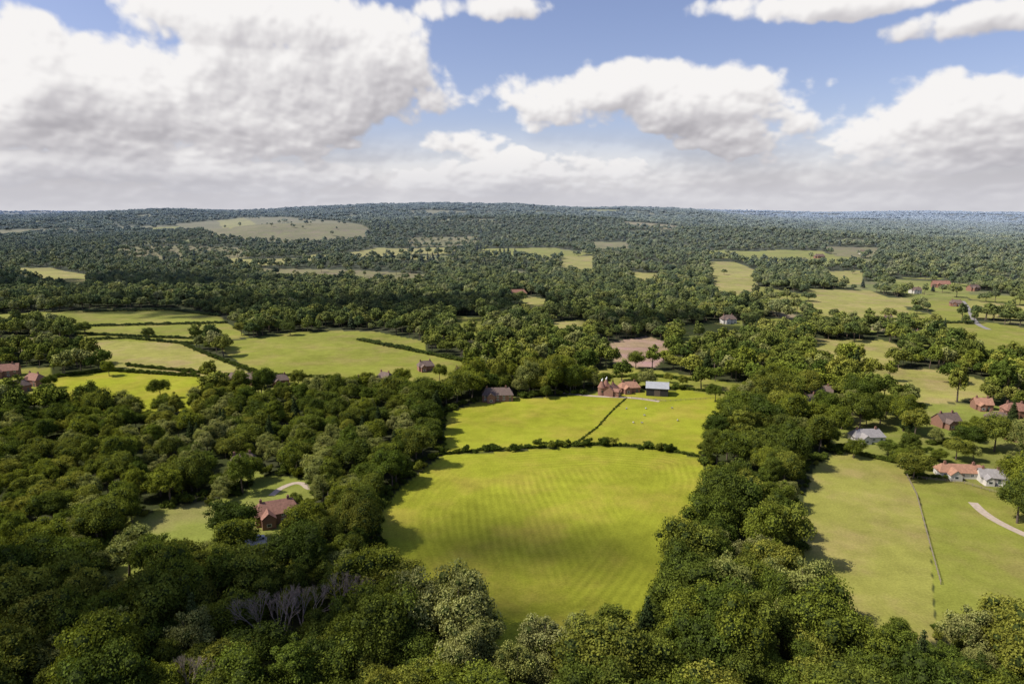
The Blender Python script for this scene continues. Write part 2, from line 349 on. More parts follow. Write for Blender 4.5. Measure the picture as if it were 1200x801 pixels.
core,t=new_mat('inner_foliage'); o=t.new('ShaderNodeOutputMaterial'); d=t.new('ShaderNodeBsdfDiffuse'); t.put(d.inputs[0],painted_haze(t,(.045,.06,.016,1),t.new('ShaderNodeObjectInfo').outputs['Location'])); t.l.new(d.outputs[0],o.inputs[0])
RA=[(.042,.066,.017),(.092,.125,.026),(.19,.21,.034),(.100,.138,.028),(.245,.245,.052),(.058,.086,.020),(.17,.19,.038),(.078,.108,.024),(.265,.245,.070)]
RB=[(.20,.22,.085),(.24,.25,.085),(.26,.26,.13)]
RC=[(.036,.055,.025),(.06,.08,.032)]
leafA=leaf_mat('broadleaf_foliage',RA,.22); leafA2=leaf_mat('broadleaf_foliage_far',[tuple(1.05*k for k in c_) for c_ in RA],0)
leafB=leaf_mat('pale_foliage',RB,.2); leafB2=leaf_mat('pale_foliage_far',RB,0)
leafC=leaf_mat('conifer_foliage',RC,0)
leafH=leaf_mat('hedge_foliage',[(.05,.075,.016),(.10,.125,.026)],0)
def tube(V,F,p0,p1,r0,r1,n=6):
    p0=Vector(p0); p1=Vector(p1); d=(p1-p0).normalized(); a=d.orthogonal().normalized(); b=d.cross(a); s=len(V)
    for p,r in ((p0,r0),(p1,r1)):
        for i in range(n):
            t_=2*math.pi*i/n; V.append(tuple(p+a*math.cos(t_)*r+b*math.sin(t_)*r))
    for i in range(n): F.append((s+i,s+(i+1)%n,s+n+(i+1)%n,s+n+i))
import bmesh
_b=bmesh.new(); bmesh.ops.create_icosphere(_b,subdivisions=1,radius=1); ICV=np.array([v.co[:] for v in _b.verts]); _b.verts.index_update(); ICF=[tuple(v.index for v in f.verts) for f in _b.faces]; _b.free()
def make_tree(name,Rr,Ht,K,leaves,ls,mat,seed,kind='oak',trunk=True,cr_=.66):
    r=np.random.default_rng(seed); V=[];F=[];M=[]
    cs=[];rr=[]
    if kind in('oak','tall','shrub'):
        zc,sv=(.6,.36) if kind!='tall' else (.56,.42)
        if kind=='shrub': zc,sv=.45,.42
        asym=r.normal(0,.14,2); w1,w2=r.uniform(0,6.28,2)
        for k in range(K):
            z=1-(k+.5)/K*1.45; ph=k*2.39996+r.uniform(-.6,.6); q_=math.sqrt(max(0,1-z*z)); f=r.uniform(.45,.88)*(1+.16*math.sin(2*ph+w1)+.14*math.sin(3*ph+w2))
            cs.append((Rr*f*(q_*math.cos(ph)+asym[0]),Rr*f*(q_*math.sin(ph)+asym[1]),Ht*(zc+sv*f*z*r.uniform(.85,1.12)))); rr.append(Rr*r.uniform(.14,.40))
    elif kind=='conifer':
        for k in range(K):
            h_=(k+.5)/K; z=Ht*(.14+.84*h_); q_=Rr*.62*(1-h_)**.8+.1; ph=k*2.39996
            cs.append((q_*.7*math.cos(ph),q_*.7*math.sin(ph),z)); rr.append(max(.5,q_*.75))
    elif kind=='clump':
        for j in range(7):
            ax,ay=r.uniform(-14,14,2) if j else (0,0); hh=Ht*r.uniform(.6,1.15); kk=K//7
            for k in range(kk):
                z=1-(k+.5)/kk*1.3; ph=k*2.4+r.uniform(0,1); q_=math.sqrt(max(0,1-z*z))
                cs.append((ax+Rr*.62*q_*math.cos(ph),ay+Rr*.62*q_*math.sin(ph),hh*(.6+.26*z))); rr.append(Rr*r.uniform(.3,.5))
    cs=np.array(cs); rr=np.array(rr)
    if trunk:
        tr=.035*Ht*.6
        bend=r.normal(0,.3,2); top=(bend[0],bend[1],Ht*.55)
        tube(V,F,(0,0,-.6),(bend[0]*.5,bend[1]*.5,Ht*.28),tr*1.3,tr*.85,8); tube(V,F,(bend[0]*.5,bend[1]*.5,Ht*.28),top,tr*.85,tr*.45,8)
        for k in r.choice(len(cs),min(len(cs),9),replace=False):
            s_=r.uniform(.28,.5); p0=(bend[0]*s_*1.7,bend[1]*s_*1.7,Ht*s_); tube(V,F,p0,tuple(cs[k]),tr*.42,tr*.12,5)
    M=[0]*len(F)
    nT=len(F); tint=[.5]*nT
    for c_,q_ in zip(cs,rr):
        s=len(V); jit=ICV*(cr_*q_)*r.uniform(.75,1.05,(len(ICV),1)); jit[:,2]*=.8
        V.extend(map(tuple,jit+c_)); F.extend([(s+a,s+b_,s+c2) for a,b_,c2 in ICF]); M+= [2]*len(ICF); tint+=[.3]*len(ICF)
    n=leaves; pr=rr**2/np.sum(rr**2); li=r.choice(len(cs),n,p=pr)
    d=r.normal(size=(n,3)); d[:,2]+=.35; d/=np.linalg.norm(d,axis=1)[:,None]
    rad=rr[li]*(.72+.42*r.uniform(0,1,n)**1.3)+r.exponential(.10,n)
    p=cs[li]+d*rad[:,None]*np.array([1,1,.82])
    nm=d+.6*r.normal(size=(n,3)); nm/=np.linalg.norm(nm,axis=1)[:,None]
    tg=np.cross(nm,r.normal(size=(n,3))); tg/=np.linalg.norm(tg,axis=1)[:,None]; bt=np.cross(nm,tg)
    a=ls*r.uniform(.5,1.2,n)[:,None]*.5; b_=ls*r.uniform(.5,1.2,n)[:,None]*.5
    q4=np.stack([p-tg*a*1.3,p-bt*b_+nm*a*.25,p+tg*a*1.3,p+bt*b_+nm*a*.25],1).reshape(-1,3)
    s=len(V); V.extend(map(tuple,q4)); F.extend([(s+4*i,s+4*i+1,s+4*i+2,s+4*i+3) for i in range(n)]); M+=[1]*n
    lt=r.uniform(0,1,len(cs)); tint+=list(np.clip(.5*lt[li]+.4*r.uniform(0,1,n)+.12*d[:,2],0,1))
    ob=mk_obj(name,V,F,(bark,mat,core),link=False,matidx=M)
    ob.data.attributes.new('tint','FLOAT','FACE').data.foreach_set('value',np.array(tint,np.float32)); return ob
def coll(name,obs):
    c=bpy.data.collections.new(name)
    for o_ in obs: c.objects.link(o_)
    return c
near=[make_tree('near_a_oak',7,15.5,60,9500,.44,leafA,1),make_tree('near_b_oak',7.6,17,70,10000,.44,leafA,2),make_tree('near_c_oak',6.2,15,46,8500,.42,leafA,3),
 make_tree('near_d_ash',5.2,18,46,8000,.40,leafA,4,'tall'),make_tree('near_e_willow',5.8,14,46,8000,.38,leafB,5),make_tree('near_f_conifer',4.6,18,40,7000,.42,leafC,6,'conifer'),make_tree('near_g_oak',7,14,56,9000,.44,leafA,8)]
mid=[make_tree('mid_a_oak',7,15.5,30,2200,.95,leafA2,11),make_tree('mid_b_oak',7.2,14.5,32,2200,.95,leafA2,12),make_tree('mid_c_oak',6.4,16,26,2000,.9,leafA2,13),
 make_tree('mid_d_ash',5.4,17.5,24,1900,.85,leafA2,14,'tall'),make_tree('mid_e_willow',5.8,14,24,1900,.85,leafB2,15),make_tree('mid_f_conifer',4.4,18,22,1800,.8,leafC,16,'conifer')]
far=[make_tree('far_a_oak',7,15,14,500,1.7,leafA2,21),make_tree('far_b_oak',7.4,14,14,500,1.7,leafA2,22),make_tree('far_c_oak',6.2,16.5,12,450,1.7,leafA2,23),make_tree('far_d_pale',6,14,12,450,1.6,leafB2,24),make_tree('far_e_conifer',4.6,18,12,450,1.4,leafC,25,'conifer')]
clm=[make_tree('clump_%d'%i,7,14,49,800,2.6,leafA2,30+i,'clump',False) for i in range(4)]
shr=[make_tree('shrub_a',2.0,2.8,14,1300,.30,leafH,41,'shrub',False),make_tree('shrub_b',2.2,2.4,14,1300,.30,leafH,42,'shrub',False),make_tree('shrub_c',1.9,3.4,12,1200,.32,leafA,43,'shrub',False)]
def instancer(name,P,idx,sx,sz,col):
    n=len(P)
    me=bpy.data.meshes.new(name); me.vertices.add(n); me.vertices.foreach_set('co',np.asarray(P,np.float32).ravel())
    rot=np.zeros((n,3)); rot[:,2]=rng.uniform(0,6.283,n); rot[:,:2]=rng.normal(0,.05,(n,2))
    me.attributes.new('rot','FLOAT_VECTOR','POINT').data.foreach_set('vector',rot.astype(np.float32).ravel())
    me.attributes.new('scl','FLOAT_VECTOR','POINT').data.foreach_set('vector',np.stack([sx,sx*rng.uniform(.8,1.2,n),sz],1).astype(np.float32).ravel())
    me.attributes.new('pick','INT','POINT').data.foreach_set('value',np.asarray(idx,np.int32))
    ob=bpy.data.objects.new(name,me); sc.collection.objects.link(ob)
    ng=bpy.data.node_groups.new(name+'_scatter','GeometryNodeTree'); ng.interface.new_socket('Geometry',in_out='INPUT',socket_type='NodeSocketGeometry'); ng.interface.new_socket('Geometry',in_out='OUTPUT',socket_type='NodeSocketGeometry')
    N=ng.nodes; L=ng.links; a=N.new('NodeGroupInput'); z=N.new('NodeGroupOutput'); ip=N.new('GeometryNodeInstanceOnPoints'); ci=N.new('GeometryNodeCollectionInfo')
    ci.inputs[0].default_value=col; ci.inputs['Separate Children'].default_value=True; ci.inputs['Reset Children'].default_value=True
    def na_(nm,ty):
        x=N.new('GeometryNodeInputNamedAttribute'); x.data_type=ty; x.inputs[0].default_value=nm; return x.outputs[0]
    L.new(a.outputs[0],ip.inputs['Points']); L.new(ci.outputs[0],ip.inputs['Instance']); ip.inputs['Pick Instance'].default_value=True
    L.new(na_('pick','INT'),ip.inputs['Instance Index']); L.new(na_('rot','FLOAT_VECTOR'),ip.inputs['Rotation']); L.new(na_('scl','FLOAT_VECTOR'),ip.inputs['Scale']); L.new(ip.outputs[0],z.inputs[0])
    md=ob.modifiers.new('scatter','NODES'); md.node_group=ng; return ob
def cover(x,y,mar):
    p=np.ones(x.shape)
    for k,P,s,tr in FIELDS:
        P_=np.array(P); bb=(x>P_[:,0].min()-mar)&(x<P_[:,0].max()+mar)&(y>P_[:,1].min()-mar)&(y<P_[:,1].max()+mar)
        ii=np.where(bb)[0]
        if len(ii)==0: continue
        ins=inpoly(x[ii],y[ii],P)
        if mar>0 and tr==0 and s!=9: ins|=pdist(x[ii],y[ii],P)<mar
        p[ii[ins]]=np.minimum(p[ii[ins]],tr)
    return p
HPa=np.array(HP+[(bx,by),(ox,oy)])
BARE=[(330,702,1.15),(300,697,1.05),(215,775,1.15),(400,676,1.15),(425,672,1.05),(352,692,1.1)]
BPa=[G(u,v,15) for u,v,s in BARE]
def scatter(r0,r1,sp,mar,amax=50):
    am=math.radians(amax); xm=r1*math.sin(am)
    gx,gy=np.meshgrid(np.arange(-xm,xm,sp),np.arange(max(0,r0*math.cos(am)),r1,sp))
    x=(gx+rng.uniform(-.46,.46,gx.shape)*sp).ravel(); y=(gy+rng.uniform(-.46,.46,gy.shape)*sp).ravel()
    r=np.hypot(x,y); k=(r>=r0)&(r<r1)&(np.abs(np.arctan2(x,y))<am); x,y=x[k],y[k]
    p=cover(x,y,mar); p=p*np.where(openland(x,y),.08,1)*np.where(enclosure(x,y)[1],.012,1)
    k=rng.uniform(0,1,len(x))<p; x,y=x[k],y[k]
    if r0<1500:
        ok=np.ones(len(x),bool)
        for hx,hy in HPa: ok&=np.hypot(x-hx,y-hy)>10
        for hx,hy in BPa: ok&=np.hypot(x-hx,(y-hy+3)*.8)>5.5
        x,y=x[ok],y[ok]
    return x,y
def species(x,y,kinds,pale,con,extra=0):
    n=len(x); i=rng.choice(kinds,n); q=fbm(x/60,y/60,51); c=vn(x/160,y/160,61)
    u=rng.uniform(0,1,n)
    i=np.where((u<.07+.3*(q>.58)+extra),pale,i); u=rng.uniform(0,1,n); i=np.where(u<.015+.16*(c>.86),con,i); return i
def put(name,x,y,i,s,col,sink=.2):
    sz=s*rng.uniform(.8,1.22,len(x)); return instancer(name,np.stack([x,y,hgt(x,y)-sink],1),i,s,sz,col)
cn=coll('near_tree_forms',near); cm=coll('mid_tree_forms',mid); cf=coll('far_tree_forms',far); ck=coll('clump_forms',clm); cs_=coll('shrub_forms',shr)
x,y=scatter(85,430,8.4,4.0,46)
lw=smooth(-20,-90,x)*smooth(170,230,y)
s=.60+.52*fbm(x/22,y/22,5)+rng.uniform(-.22,.36,len(x)); s=s*(1-.22*lw)
put('woodland_near',x,y,species(x,y,[0,0,1,1,2,3,6],4,5,.16*lw),s,cn); n1_=len(x)
x,y=scatter(430,1300,10.8,2.0,46); s=.60+.5*fbm(x/40,y/40,6)+rng.uniform(-.22,.3,len(x))
put('woodland_middle_distance',x,y,species(x,y,[0,1,2,3],4,5),s,cm); n2_=len(x)
x,y=scatter(1300,3000,18,0,44); s=.9+rng.uniform(-.35,.3,len(x)); put('woodland_distance',x,y,species(x,y,[0,1,2],3,4),s,cf); n3_=len(x)
x,y=scatter(3000,9000,40,0,43); s=.95+rng.uniform(-.35,.3,len(x)); put('woodland_far_ridge',x,y,rng.integers(0,4,len(x)),s,ck); n4_=len(x)
x,y=scatter(9000,20000,110,0,41); k=fbm(x/900,y/900,71)>.42; x,y=x[k],y[k]; s=2.0+rng.uniform(-.5,.5,len(x)); put('woodland_horizon',x,y,rng.integers(0,4,len(x)),s,ck)
x,y=scatter(120,460,4.2,0); d=np.full(len(x),1e9)
for k,P,s_,tr in FIELDS[:6]+FIELDS[29:31]: d=np.minimum(d,pdist(x,y,P))
k=d<6; x,y=x[k],y[k]; put('edge_scrub',x,y,rng.integers(0,3,len(x)),rng.uniform(.6,1.5,len(x)),cs_)
print('counts',n1_,n2_,n3_,n4_,len(x))
def along(P,sp):
    o_=[]
    for (a,b_) in zip(P[:-1],P[1:]):
        L=math.hypot(b_[0]-a[0],b_[1]-a[1]); n=max(1,int(L/sp))
        for i in range(n): f=i/n; o_.append((a[0]+(b_[0]-a[0])*f,a[1]+(b_[1]-a[1])*f))
    return np.array(o_)
HEDGE=[([(519,532),(560,527),(640,523)],.50,0),([(646,522),(700,520),(740,522),(780,527),(822,535)],.50,0),([(676,518),(700,500),(720,478),(735,465)],.3,0),
([(212,402),(250,418),(303,437)],.9,0),([(150,428),(200,433),(265,440),(300,439)],.9,0),([(303,437),(340,440),(400,443)],.8,0),([(55,400),(150,396),(212,402),(250,402)],.9,0),([(0,384),(100,382),(268,378)],1.0,0),
([(60,442),(130,434),(235,441)],.9,0),([(90,391),(240,397)],.9,0),([(1064,556),(1130,562)],.7,0),([(690,452),(800,455),(868,463)],.6,0),([(985,527),(1060,544)],.8,0),([(700,442),(760,440),(820,446)],.8,0),([(100,365),(200,363),(258,370)],1.1,0),
([(420,398),(480,410),(548,424)],1.1,0),([(1095,378),(1142,378)],1,0),([(1090,520),(1150,512),(1215,503)],.8,0)]
for P,sc_,_ in HEDGE:
    W=[G(*p) for p in P]; q=along(W,1.25 if sc_<.7 else 2.2); q=q+rng.normal(0,.15,q.shape)
    n=len(q); s=np.full(n,sc_)*rng.uniform(.8,1.25,n)
    instancer('hedgerow',np.stack([q[:,0],q[:,1],hgt(q[:,0],q[:,1])-.1],1),rng.integers(0,2,n),s,s*rng.uniform(.8,1.1,n),cs_)
def single(nm,src,u,v,s,h=0):
    x,y=G(u,v,h); o_=bpy.data.objects.new(nm,src.data); sc.collection.objects.link(o_); o_.location=(x,y,float(hgt(x,y))-.2); o_.rotation_euler=(0,0,random.uniform(0,6)); o_.scale=(s,s*random.uniform(.9,1.1),s*random.uniform(.9,1.1))
for u,v,s in [(188,466,.95),(128,440,.7),(245,410,.55),(340,392,.9),(175,398,.7),(283,392,.8),(100,392,.8),(745,432,.9),(652,458,.9),(672,456,.7),(625,462,.75),(640,466,.5),(838,470,.7),(852,492,.9),
 (1015,500,.9),(1072,512,1.0),(1070,560,1.0),(1165,528,1.1),(1130,515,.7),(1000,536,.6),(1040,532,.6),(1192,612,1.0),(1208,600,1.1),(1150,505,.6),(785,448,.5),(800,452,.5),(60,455,.7),(225,575,.9),(120,632,.6),(155,612,.5),(370,560,.8),(1100,540,.5),(1055,548,.6),(975,500,.6),(1230,560,1),
 (430,455,.8),(470,452,.8),(515,445,.8),(560,450,.7),(310,452,.7),(350,455,.8),(262,462,.8),(345,640,.6),(350,600,.5)]:
    single('oak_tree',random.choice(near[:3]+[near[6]]),u,v,s)
for u,v,s in [(1098,520,.6),(1185,545,.5),(1140,540,.5),(980,490,.7),(258,590,.5),(60,470,.7)]: single('willow_tree',near[4],u,v,s)
for u,v,s in [(650,448,.7),(1062,505,.8),(718,455,.35),(1185,500,.8),(560,455,.6),(1205,540,.9)]: single('conifer_tree',near[5],u,v,s)
def bare(seed):
    r=random.Random(seed); V=[];F=[]
    def br(p,d,L,rad,lv):
        q_=p+d*L; tube(V,F,p,q_,rad,rad*.65,5)
        if lv==0: return
        for i in range(3 if lv>2 else 4):
            nd=(d+Vector((r.gauss(0,.38),r.gauss(0,.38),r.gauss(.16,.2)))).normalized(); br(p+d*L*r.uniform(.65,1),nd,L*r.uniform(.6,.8),rad*.56,lv-1)
    br(Vector((0,0,-.5)),Vector((0,0,1)),5.6,.34,5); return mk_obj('bare_form',V,F,(deadwood,),link=False)
bf=[bare(3),bare(9)]
for u,v,s in BARE: single('bare_tree',random.choice(bf),u,v,s,15)
# ---------------------------------------------------------------- buildings
brick=simple_mat('brick',(.26,.14,.10),.9,.25,3); render_w=simple_mat('white_render',(.58,.55,.50),.8,.06,1)
roofm={'tile':simple_mat('clay_tile',(.27,.14,.10),.85,.35,1.2),'orange':simple_mat('orange_tile',(.37,.20,.13),.85,.3,1.2),'brown':simple_mat('brown_tile',(.16,.115,.095),.85,.3,1.2),'grey':simple_mat('slate',(.30,.28,.27),.7,.25,1.2)}
glass=simple_mat('window_glass',(.04,.05,.06),.15,.1,1,spec=.6); white=simple_mat('white_paint',(.78,.78,.76),.5,.05,2); dark=simple_mat('black_weatherboard',(.035,.033,.032),.8,.3,2)
door_m=simple_mat('door_paint',(.10,.13,.11),.5,.1,2); metalroof=simple_mat('metal_roof',(.36,.37,.38),.6,.15,.6)
def box(V,F,x0,x1,y0,y1,z0,z1):
    s=len(V); V+= [(x0,y0,z0),(x1,y0,z0),(x1,y1,z0),(x0,y1,z0),(x0,y0,z1),(x1,y0,z1),(x1,y1,z1),(x0,y1,z1)]
    F+=[(s,s+3,s+2,s+1),(s+4,s+5,s+6,s+7),(s,s+1,s+5,s+4),(s+1,s+2,s+6,s+5),(s+2,s+3,s+7,s+6),(s+3,s,s+4,s+7)]
def gable(V,F,x0,x1,y0,y1,z0,zr,ov=.4,th=.18,hip=0.):
    ym=(y0+y1)/2; dz=(zr-z0)/((y1-y0)/2)*ov
    s=len(V); X0,X1=x0-ov,x1+ov; Y0,Y1=y0-ov,y1+ov
    V+=[(X0,Y0,z0-dz),(X1,Y0,z0-dz),(X1,Y1,z0-dz),(X0,Y1,z0-dz),(X0+hip,ym,zr),(X1-hip,ym,zr)]
    V+=[(X0,Y0,z0-dz+th),(X1,Y0,z0-dz+th),(X1,Y1,z0-dz+th),(X0,Y1,z0-dz+th),(X0+hip,ym,zr+th),(X1-hip,ym,zr+th)]
    F+=[(s+6,s+7,s+11,s+10),(s+8,s+9,s+10,s+11),(s+1,s,s+4,s+5),(s+3,s+2,s+5,s+4)]
    F+=[(s,s+1,s+7,s+6),(s+2,s+3,s+9,s+8)]
    if hip: F+=[(s+7,s+8,s+11),(s+9,s+6,s+10),(s+1,s+5,s+2),(s+3,s+4,s),(s+1,s+2,s+8,s+7),(s+3,s,s+6,s+9)]
    else: F+=[(s+1,s+5,s+11,s+7),(s+5,s+2,s+8,s+11),(s+3,s+4,s+10,s+9),(s+4,s,s+6,s+10)]
def house(name,x,y,rot,w_,d_,h_,roof,wallm):
    e=bpy.data.objects.new(name,None); sc.collection.objects.link(e); e.location=(x,y,float(hgt(x,y))); e.rotation_euler=(0,0,math.radians(rot))
    hw,hd=w_/2,d_/2; rh=h_+d_*.42; V=[];F=[]
    def wing(x0,x1,y0,y1,h,zr):
        s=len(V); ym=(y0+y1)/2
        V.extend([(x0,y0,-1),(x1,y0,-1),(x1,y1,-1),(x0,y1,-1),(x0,y0,h),(x1,y0,h),(x1,y1,h),(x0,y1,h),(x0,ym,zr-.05),(x1,ym,zr-.05)])
        F.extend([(s,s+1,s+5,s+4),(s+2,s+3,s+7,s+6),(s+1,s+2,s+6,s+9,s+5),(s+3,s,s+4,s+8,s+7)])
    wing(-hw,hw,-hd,hd,h_,rh)
    V2=[];F2=[]; hip=d_*.3 if int(abs(x)+y)%2 else 0
    if hip: 
        V[8]=(-hw+hip+.3,0,rh-.05); V[9]=(hw-hip-.3,0,rh-.05)
    mk_obj('walls',V,F,(wallm,),e)
    gable(V2,F2,-hw,hw,-hd,hd,h_,rh,hip=hip); mk_obj('roof',V2,F2,(roofm[roof],),e)
    L0=hd-.6; L1=hd+3.2; cw=min(4.6,w_*.34)
    xm=-hw*.45; a0,a1=xm-cw/2,xm+cw/2; zr=h_+cw*.42
    pv=[(a0,-L1,-1),(a1,-L1,-1),(a1,-L0,-1),(a0,-L0,-1),(a0,-L1,h_-.3),(a1,-L1,h_-.3),(a1,-L0,h_-.3),(a0,-L0,h_-.3),(xm,-L1,zr-.35),(xm,-L0,zr-.35)]
    pf=[(0,1,5,8,4),(1,2,6,5),(3,0,4,7)]
    mk_obj('front_wing_walls',pv,pf,(wallm,),e)
    rv=[];rf=[]; gable(rv,rf,-(L1),-(L0-2.2),-cw/2,cw/2,h_-.3,zr-.3,ov=.3)
    rv=[(-(b)+xm,a,c) for a,b,c in rv]; mk_obj('front_wing_roof',rv,rf,(roofm[roof],),e)
    wv=[];wf=[]; fv=[];ff=[]
    nst=2 if h_>4 else 1; n=max(2,int(w_/3.2))
    for side in (-1,1):
        for lv in range(nst):
            zc=1.5+lv*2.3 if nst==2 else 1.5
            if zc+.6>h_: zc=h_-.8
            for i in range(n):
                xx=-hw+(i+.5)*w_/n
                if side==-1 and abs(xx+hw*.45)<cw/2+.7: continue
                if side==-1 and lv==0 and i==n-1: continue
                ys=side*(hd+.03); box(fv,ff,xx-.65,xx+.65,min(ys,ys-side*.1),max(ys,ys-side*.1),zc-.6,zc+.6)
                ys2=side*(hd+.045); box(wv,wf,xx-.52,xx-.05,min(ys2,ys2-side*.1),max(ys2,ys2-side*.1),zc-.48,zc+.48); box(wv,wf,xx+.05,xx+.52,min(ys2,ys2-side*.1),max(ys2,ys2-side*.1),zc-.48,zc+.48)
    box(fv,ff,-hw*.45-.8,-hw*.45+.8,-L1-.03,-L1+.08,.9,2.1); box(wv,wf,-hw*.45-.66,-hw*.45+.66,-L1-.045,-L1+.08,1.02,1.98)
    mk_obj('window_frames',fv,ff,(white,),e); mk_obj('windows',wv,wf,(glass,),e)
    dv=[];df=[]; xx=-hw+(n-.5)*w_/n; box(dv,df,xx-.5,xx+.5,-hd-.06,-hd+.05,0,2.05); mk_obj('door',dv,df,(door_m,),e)
    cv=[];cf_=[]
    for cx in (hw*.55,-hw*.7): box(cv,cf_,cx-.45,cx+.45,-.4,.4,rh-1.6,rh+1.1); box(cv,cf_,cx-.15,cx+.15,-.15,.15,rh+1.1,rh+1.45)
    mk_obj('chimneys',cv,cf_,(brick,),e); return e
for hh,(x,y) in zip(HOUSES,HP): house(hh[0],x,y,hh[3],hh[4],hh[5],hh[6],hh[7],render_w if 'white' in hh[0] or hh[0]=='stable_block' else brick)
def barn(u,v,rot,w_,d_,h_):
    x,y=G(u,v); e=bpy.data.objects.new('barn',None); sc.collection.objects.link(e); e.location=(x,y,0); e.rotation_euler=(0,0,math.radians(rot))
    hw,hd=w_/2,d_/2; zr=h_+2.6
    V=[(-hw,-hd,-.5),(hw,-hd,-.5),(hw,hd,-.5),(-hw,hd,-.5),(-hw,-hd,h_),(hw,-hd,h_),(hw,hd,h_),(-hw,hd,h_),(-hw,0,zr-.06),(hw,0,zr-.06)]
    mk_obj('walls',V,[(0,1,5,4),(2,3,7,6),(1,2,6,9,5),(3,0,4,8,7)],(dark,),e)
    rv=[];rf=[]; gable(rv,rf,-hw,hw,-hd,hd,h_,zr,ov=.5); mk_obj('roof',rv,rf,(metalroof,),e)
    dv=[];df=[]; box(dv,df,-hw-.08,-hw+.05,-2.2,2.2,0,4.2); box(dv,df,-1.8,1.8,-hd-.08,-hd+.05,0,4); mk_obj('doors',dv,df,(bark,),e)
barn(770,461,-12,13,11,5.0)
def oast(u,v,R_):
    x,y=G(u,v); e=bpy.data.objects.new('oast_house',None); sc.collection.objects.link(e); e.location=(x,y,0)
    V=[];F=[]; tube(V,F,(0,0,-.5),(0,0,5.0),R_,R_,20); mk_obj('kiln_walls',V,F,(brick,),e)
    V=[];F=[]; tube(V,F,(0,0,4.8),(0,0,8.8),R_+.3,.5,20); mk_obj('conical_roof',V,F,(roofm['tile'],),e)
    V=[];F=[]; tube(V,F,(0,0,8.7),(0,0,9.1),.55,.55,12); tube(V,F,(0,0,9.1),(.5,0,10.5),.55,.12,12); mk_obj('cowl',V,F,(white,),e)
    V=[];F=[]; box(V,F,-.5,.5,-R_-.05,-R_+.2,2,3.2); mk_obj('window',V,F,(glass,),e)
oast(705,462,2.3); oast(710,460,2.1)
# ---------------------------------------------------------------- tracks, pool, patio
gravel=simple_mat('gravel',(.44,.36,.28),.95,.2,.8); tarmac=simple_mat('lane_surface',(.26,.24,.22),.9,.2,.4)
water=simple_mat('pool_water',(.12,.42,.45),.08,.1,1,spec=.6); stone=simple_mat('paving',(.50,.46,.40),.9,.15,1)
def ribbon(name,P,wd,mat,z=.07):
    W=[G(*p) for p in P]
    for _ in range(2):
        Q=[W[0]]
        for a,b_ in zip(W[:-1],W[1:]): Q+=[(a[0]*.75+b_[0]*.25,a[1]*.75+b_[1]*.25),(a[0]*.25+b_[0]*.75,a[1]*.25+b_[1]*.75)]
        W=Q+[W[-1]]
    W=along(W,2.5); W=[tuple(p) for p in W]; V=[];F=[]
    for i,(x,y) in enumerate(W):
        x2,y2=W[min(i+1,len(W)-1)]; x1,y1=W[max(i-1,0)]; dx,dy=x2-x1,y2-y1; L=math.hypot(dx,dy)+1e-6; nx,ny=-dy/L*wd/2,dx/L*wd/2
        for sg in (-1,1): px,py=x+sg*nx,y+sg*ny; V.append((px,py,float(hgt(px,py))+z))
        if i: F.append((2*i-2,2*i-1,2*i+1,2*i))
    return mk_obj(name,V,F,(mat,))
ribbon('gravel_track',[(1140,588),(1152,600),(1175,614),(1215,632),(1260,650)],3.4,gravel)
ribbon('driveway',[(318,580),(330,570),(352,563),(365,575),(372,560)],2.6,gravel)
ribbon('lane',[(1128,352),(1136,362),(1142,378),(1160,386)],5,tarmac)
ribbon('lane',[(700,360),(730,362),(760,366)],5,tarmac)
ribbon('farm_track',[(660,460),(700,464),(740,465),(775,470)],3.2,gravel)
def slab(name,u,v,w_,d_,rot,mat,z):
    x,y=G(u,v); V=[];F=[]; box(V,F,-w_/2,w_/2,-d_/2,d_/2,-.2,z); o_=mk_obj(name,V,F,(mat,)); o_.location=(x,y,0); o_.rotation_euler=(0,0,math.radians(rot))
slab('patio',1168,565,13,9,-10,stone,.10); slab('swimming_pool',1171,565,8,4,-10,water,.14); slab('patio',1005,518,9,4,3,stone,.1); slab('patio',300,634,7,5,20,stone,.1)
wood=simple_mat('fence_wood',(.28,.23,.18),.9,.2,3)
def fence(P):
    W=along([G(*p) for p in P],3.0); V=[];F=[]
    for i,(x,y) in enumerate(W):
        box(V,F,x-.07,x+.07,y-.07,y+.07,-.3,1.25)
        if i:
            for z in (.45,.8,1.12): tube(V,F,(W[i-1][0],W[i-1][1],z),(x,y,z),.045,.045,4)
    mk_obj('post_and_rail_fence',V,F,(wood,))
fence([(1062,556),(1074,580),(1090,640),(1104,690)]); fence([(740,466),(780,470),(850,466)]); fence([(1075,560),(1130,566),(1170,578),(1230,590)])
car_paint=simple_mat('white_car_paint',(.62,.63,.65),.3,.03,1,spec=.5); rub=simple_mat('tyre',(.02,.02,.02),.9,.1,3)
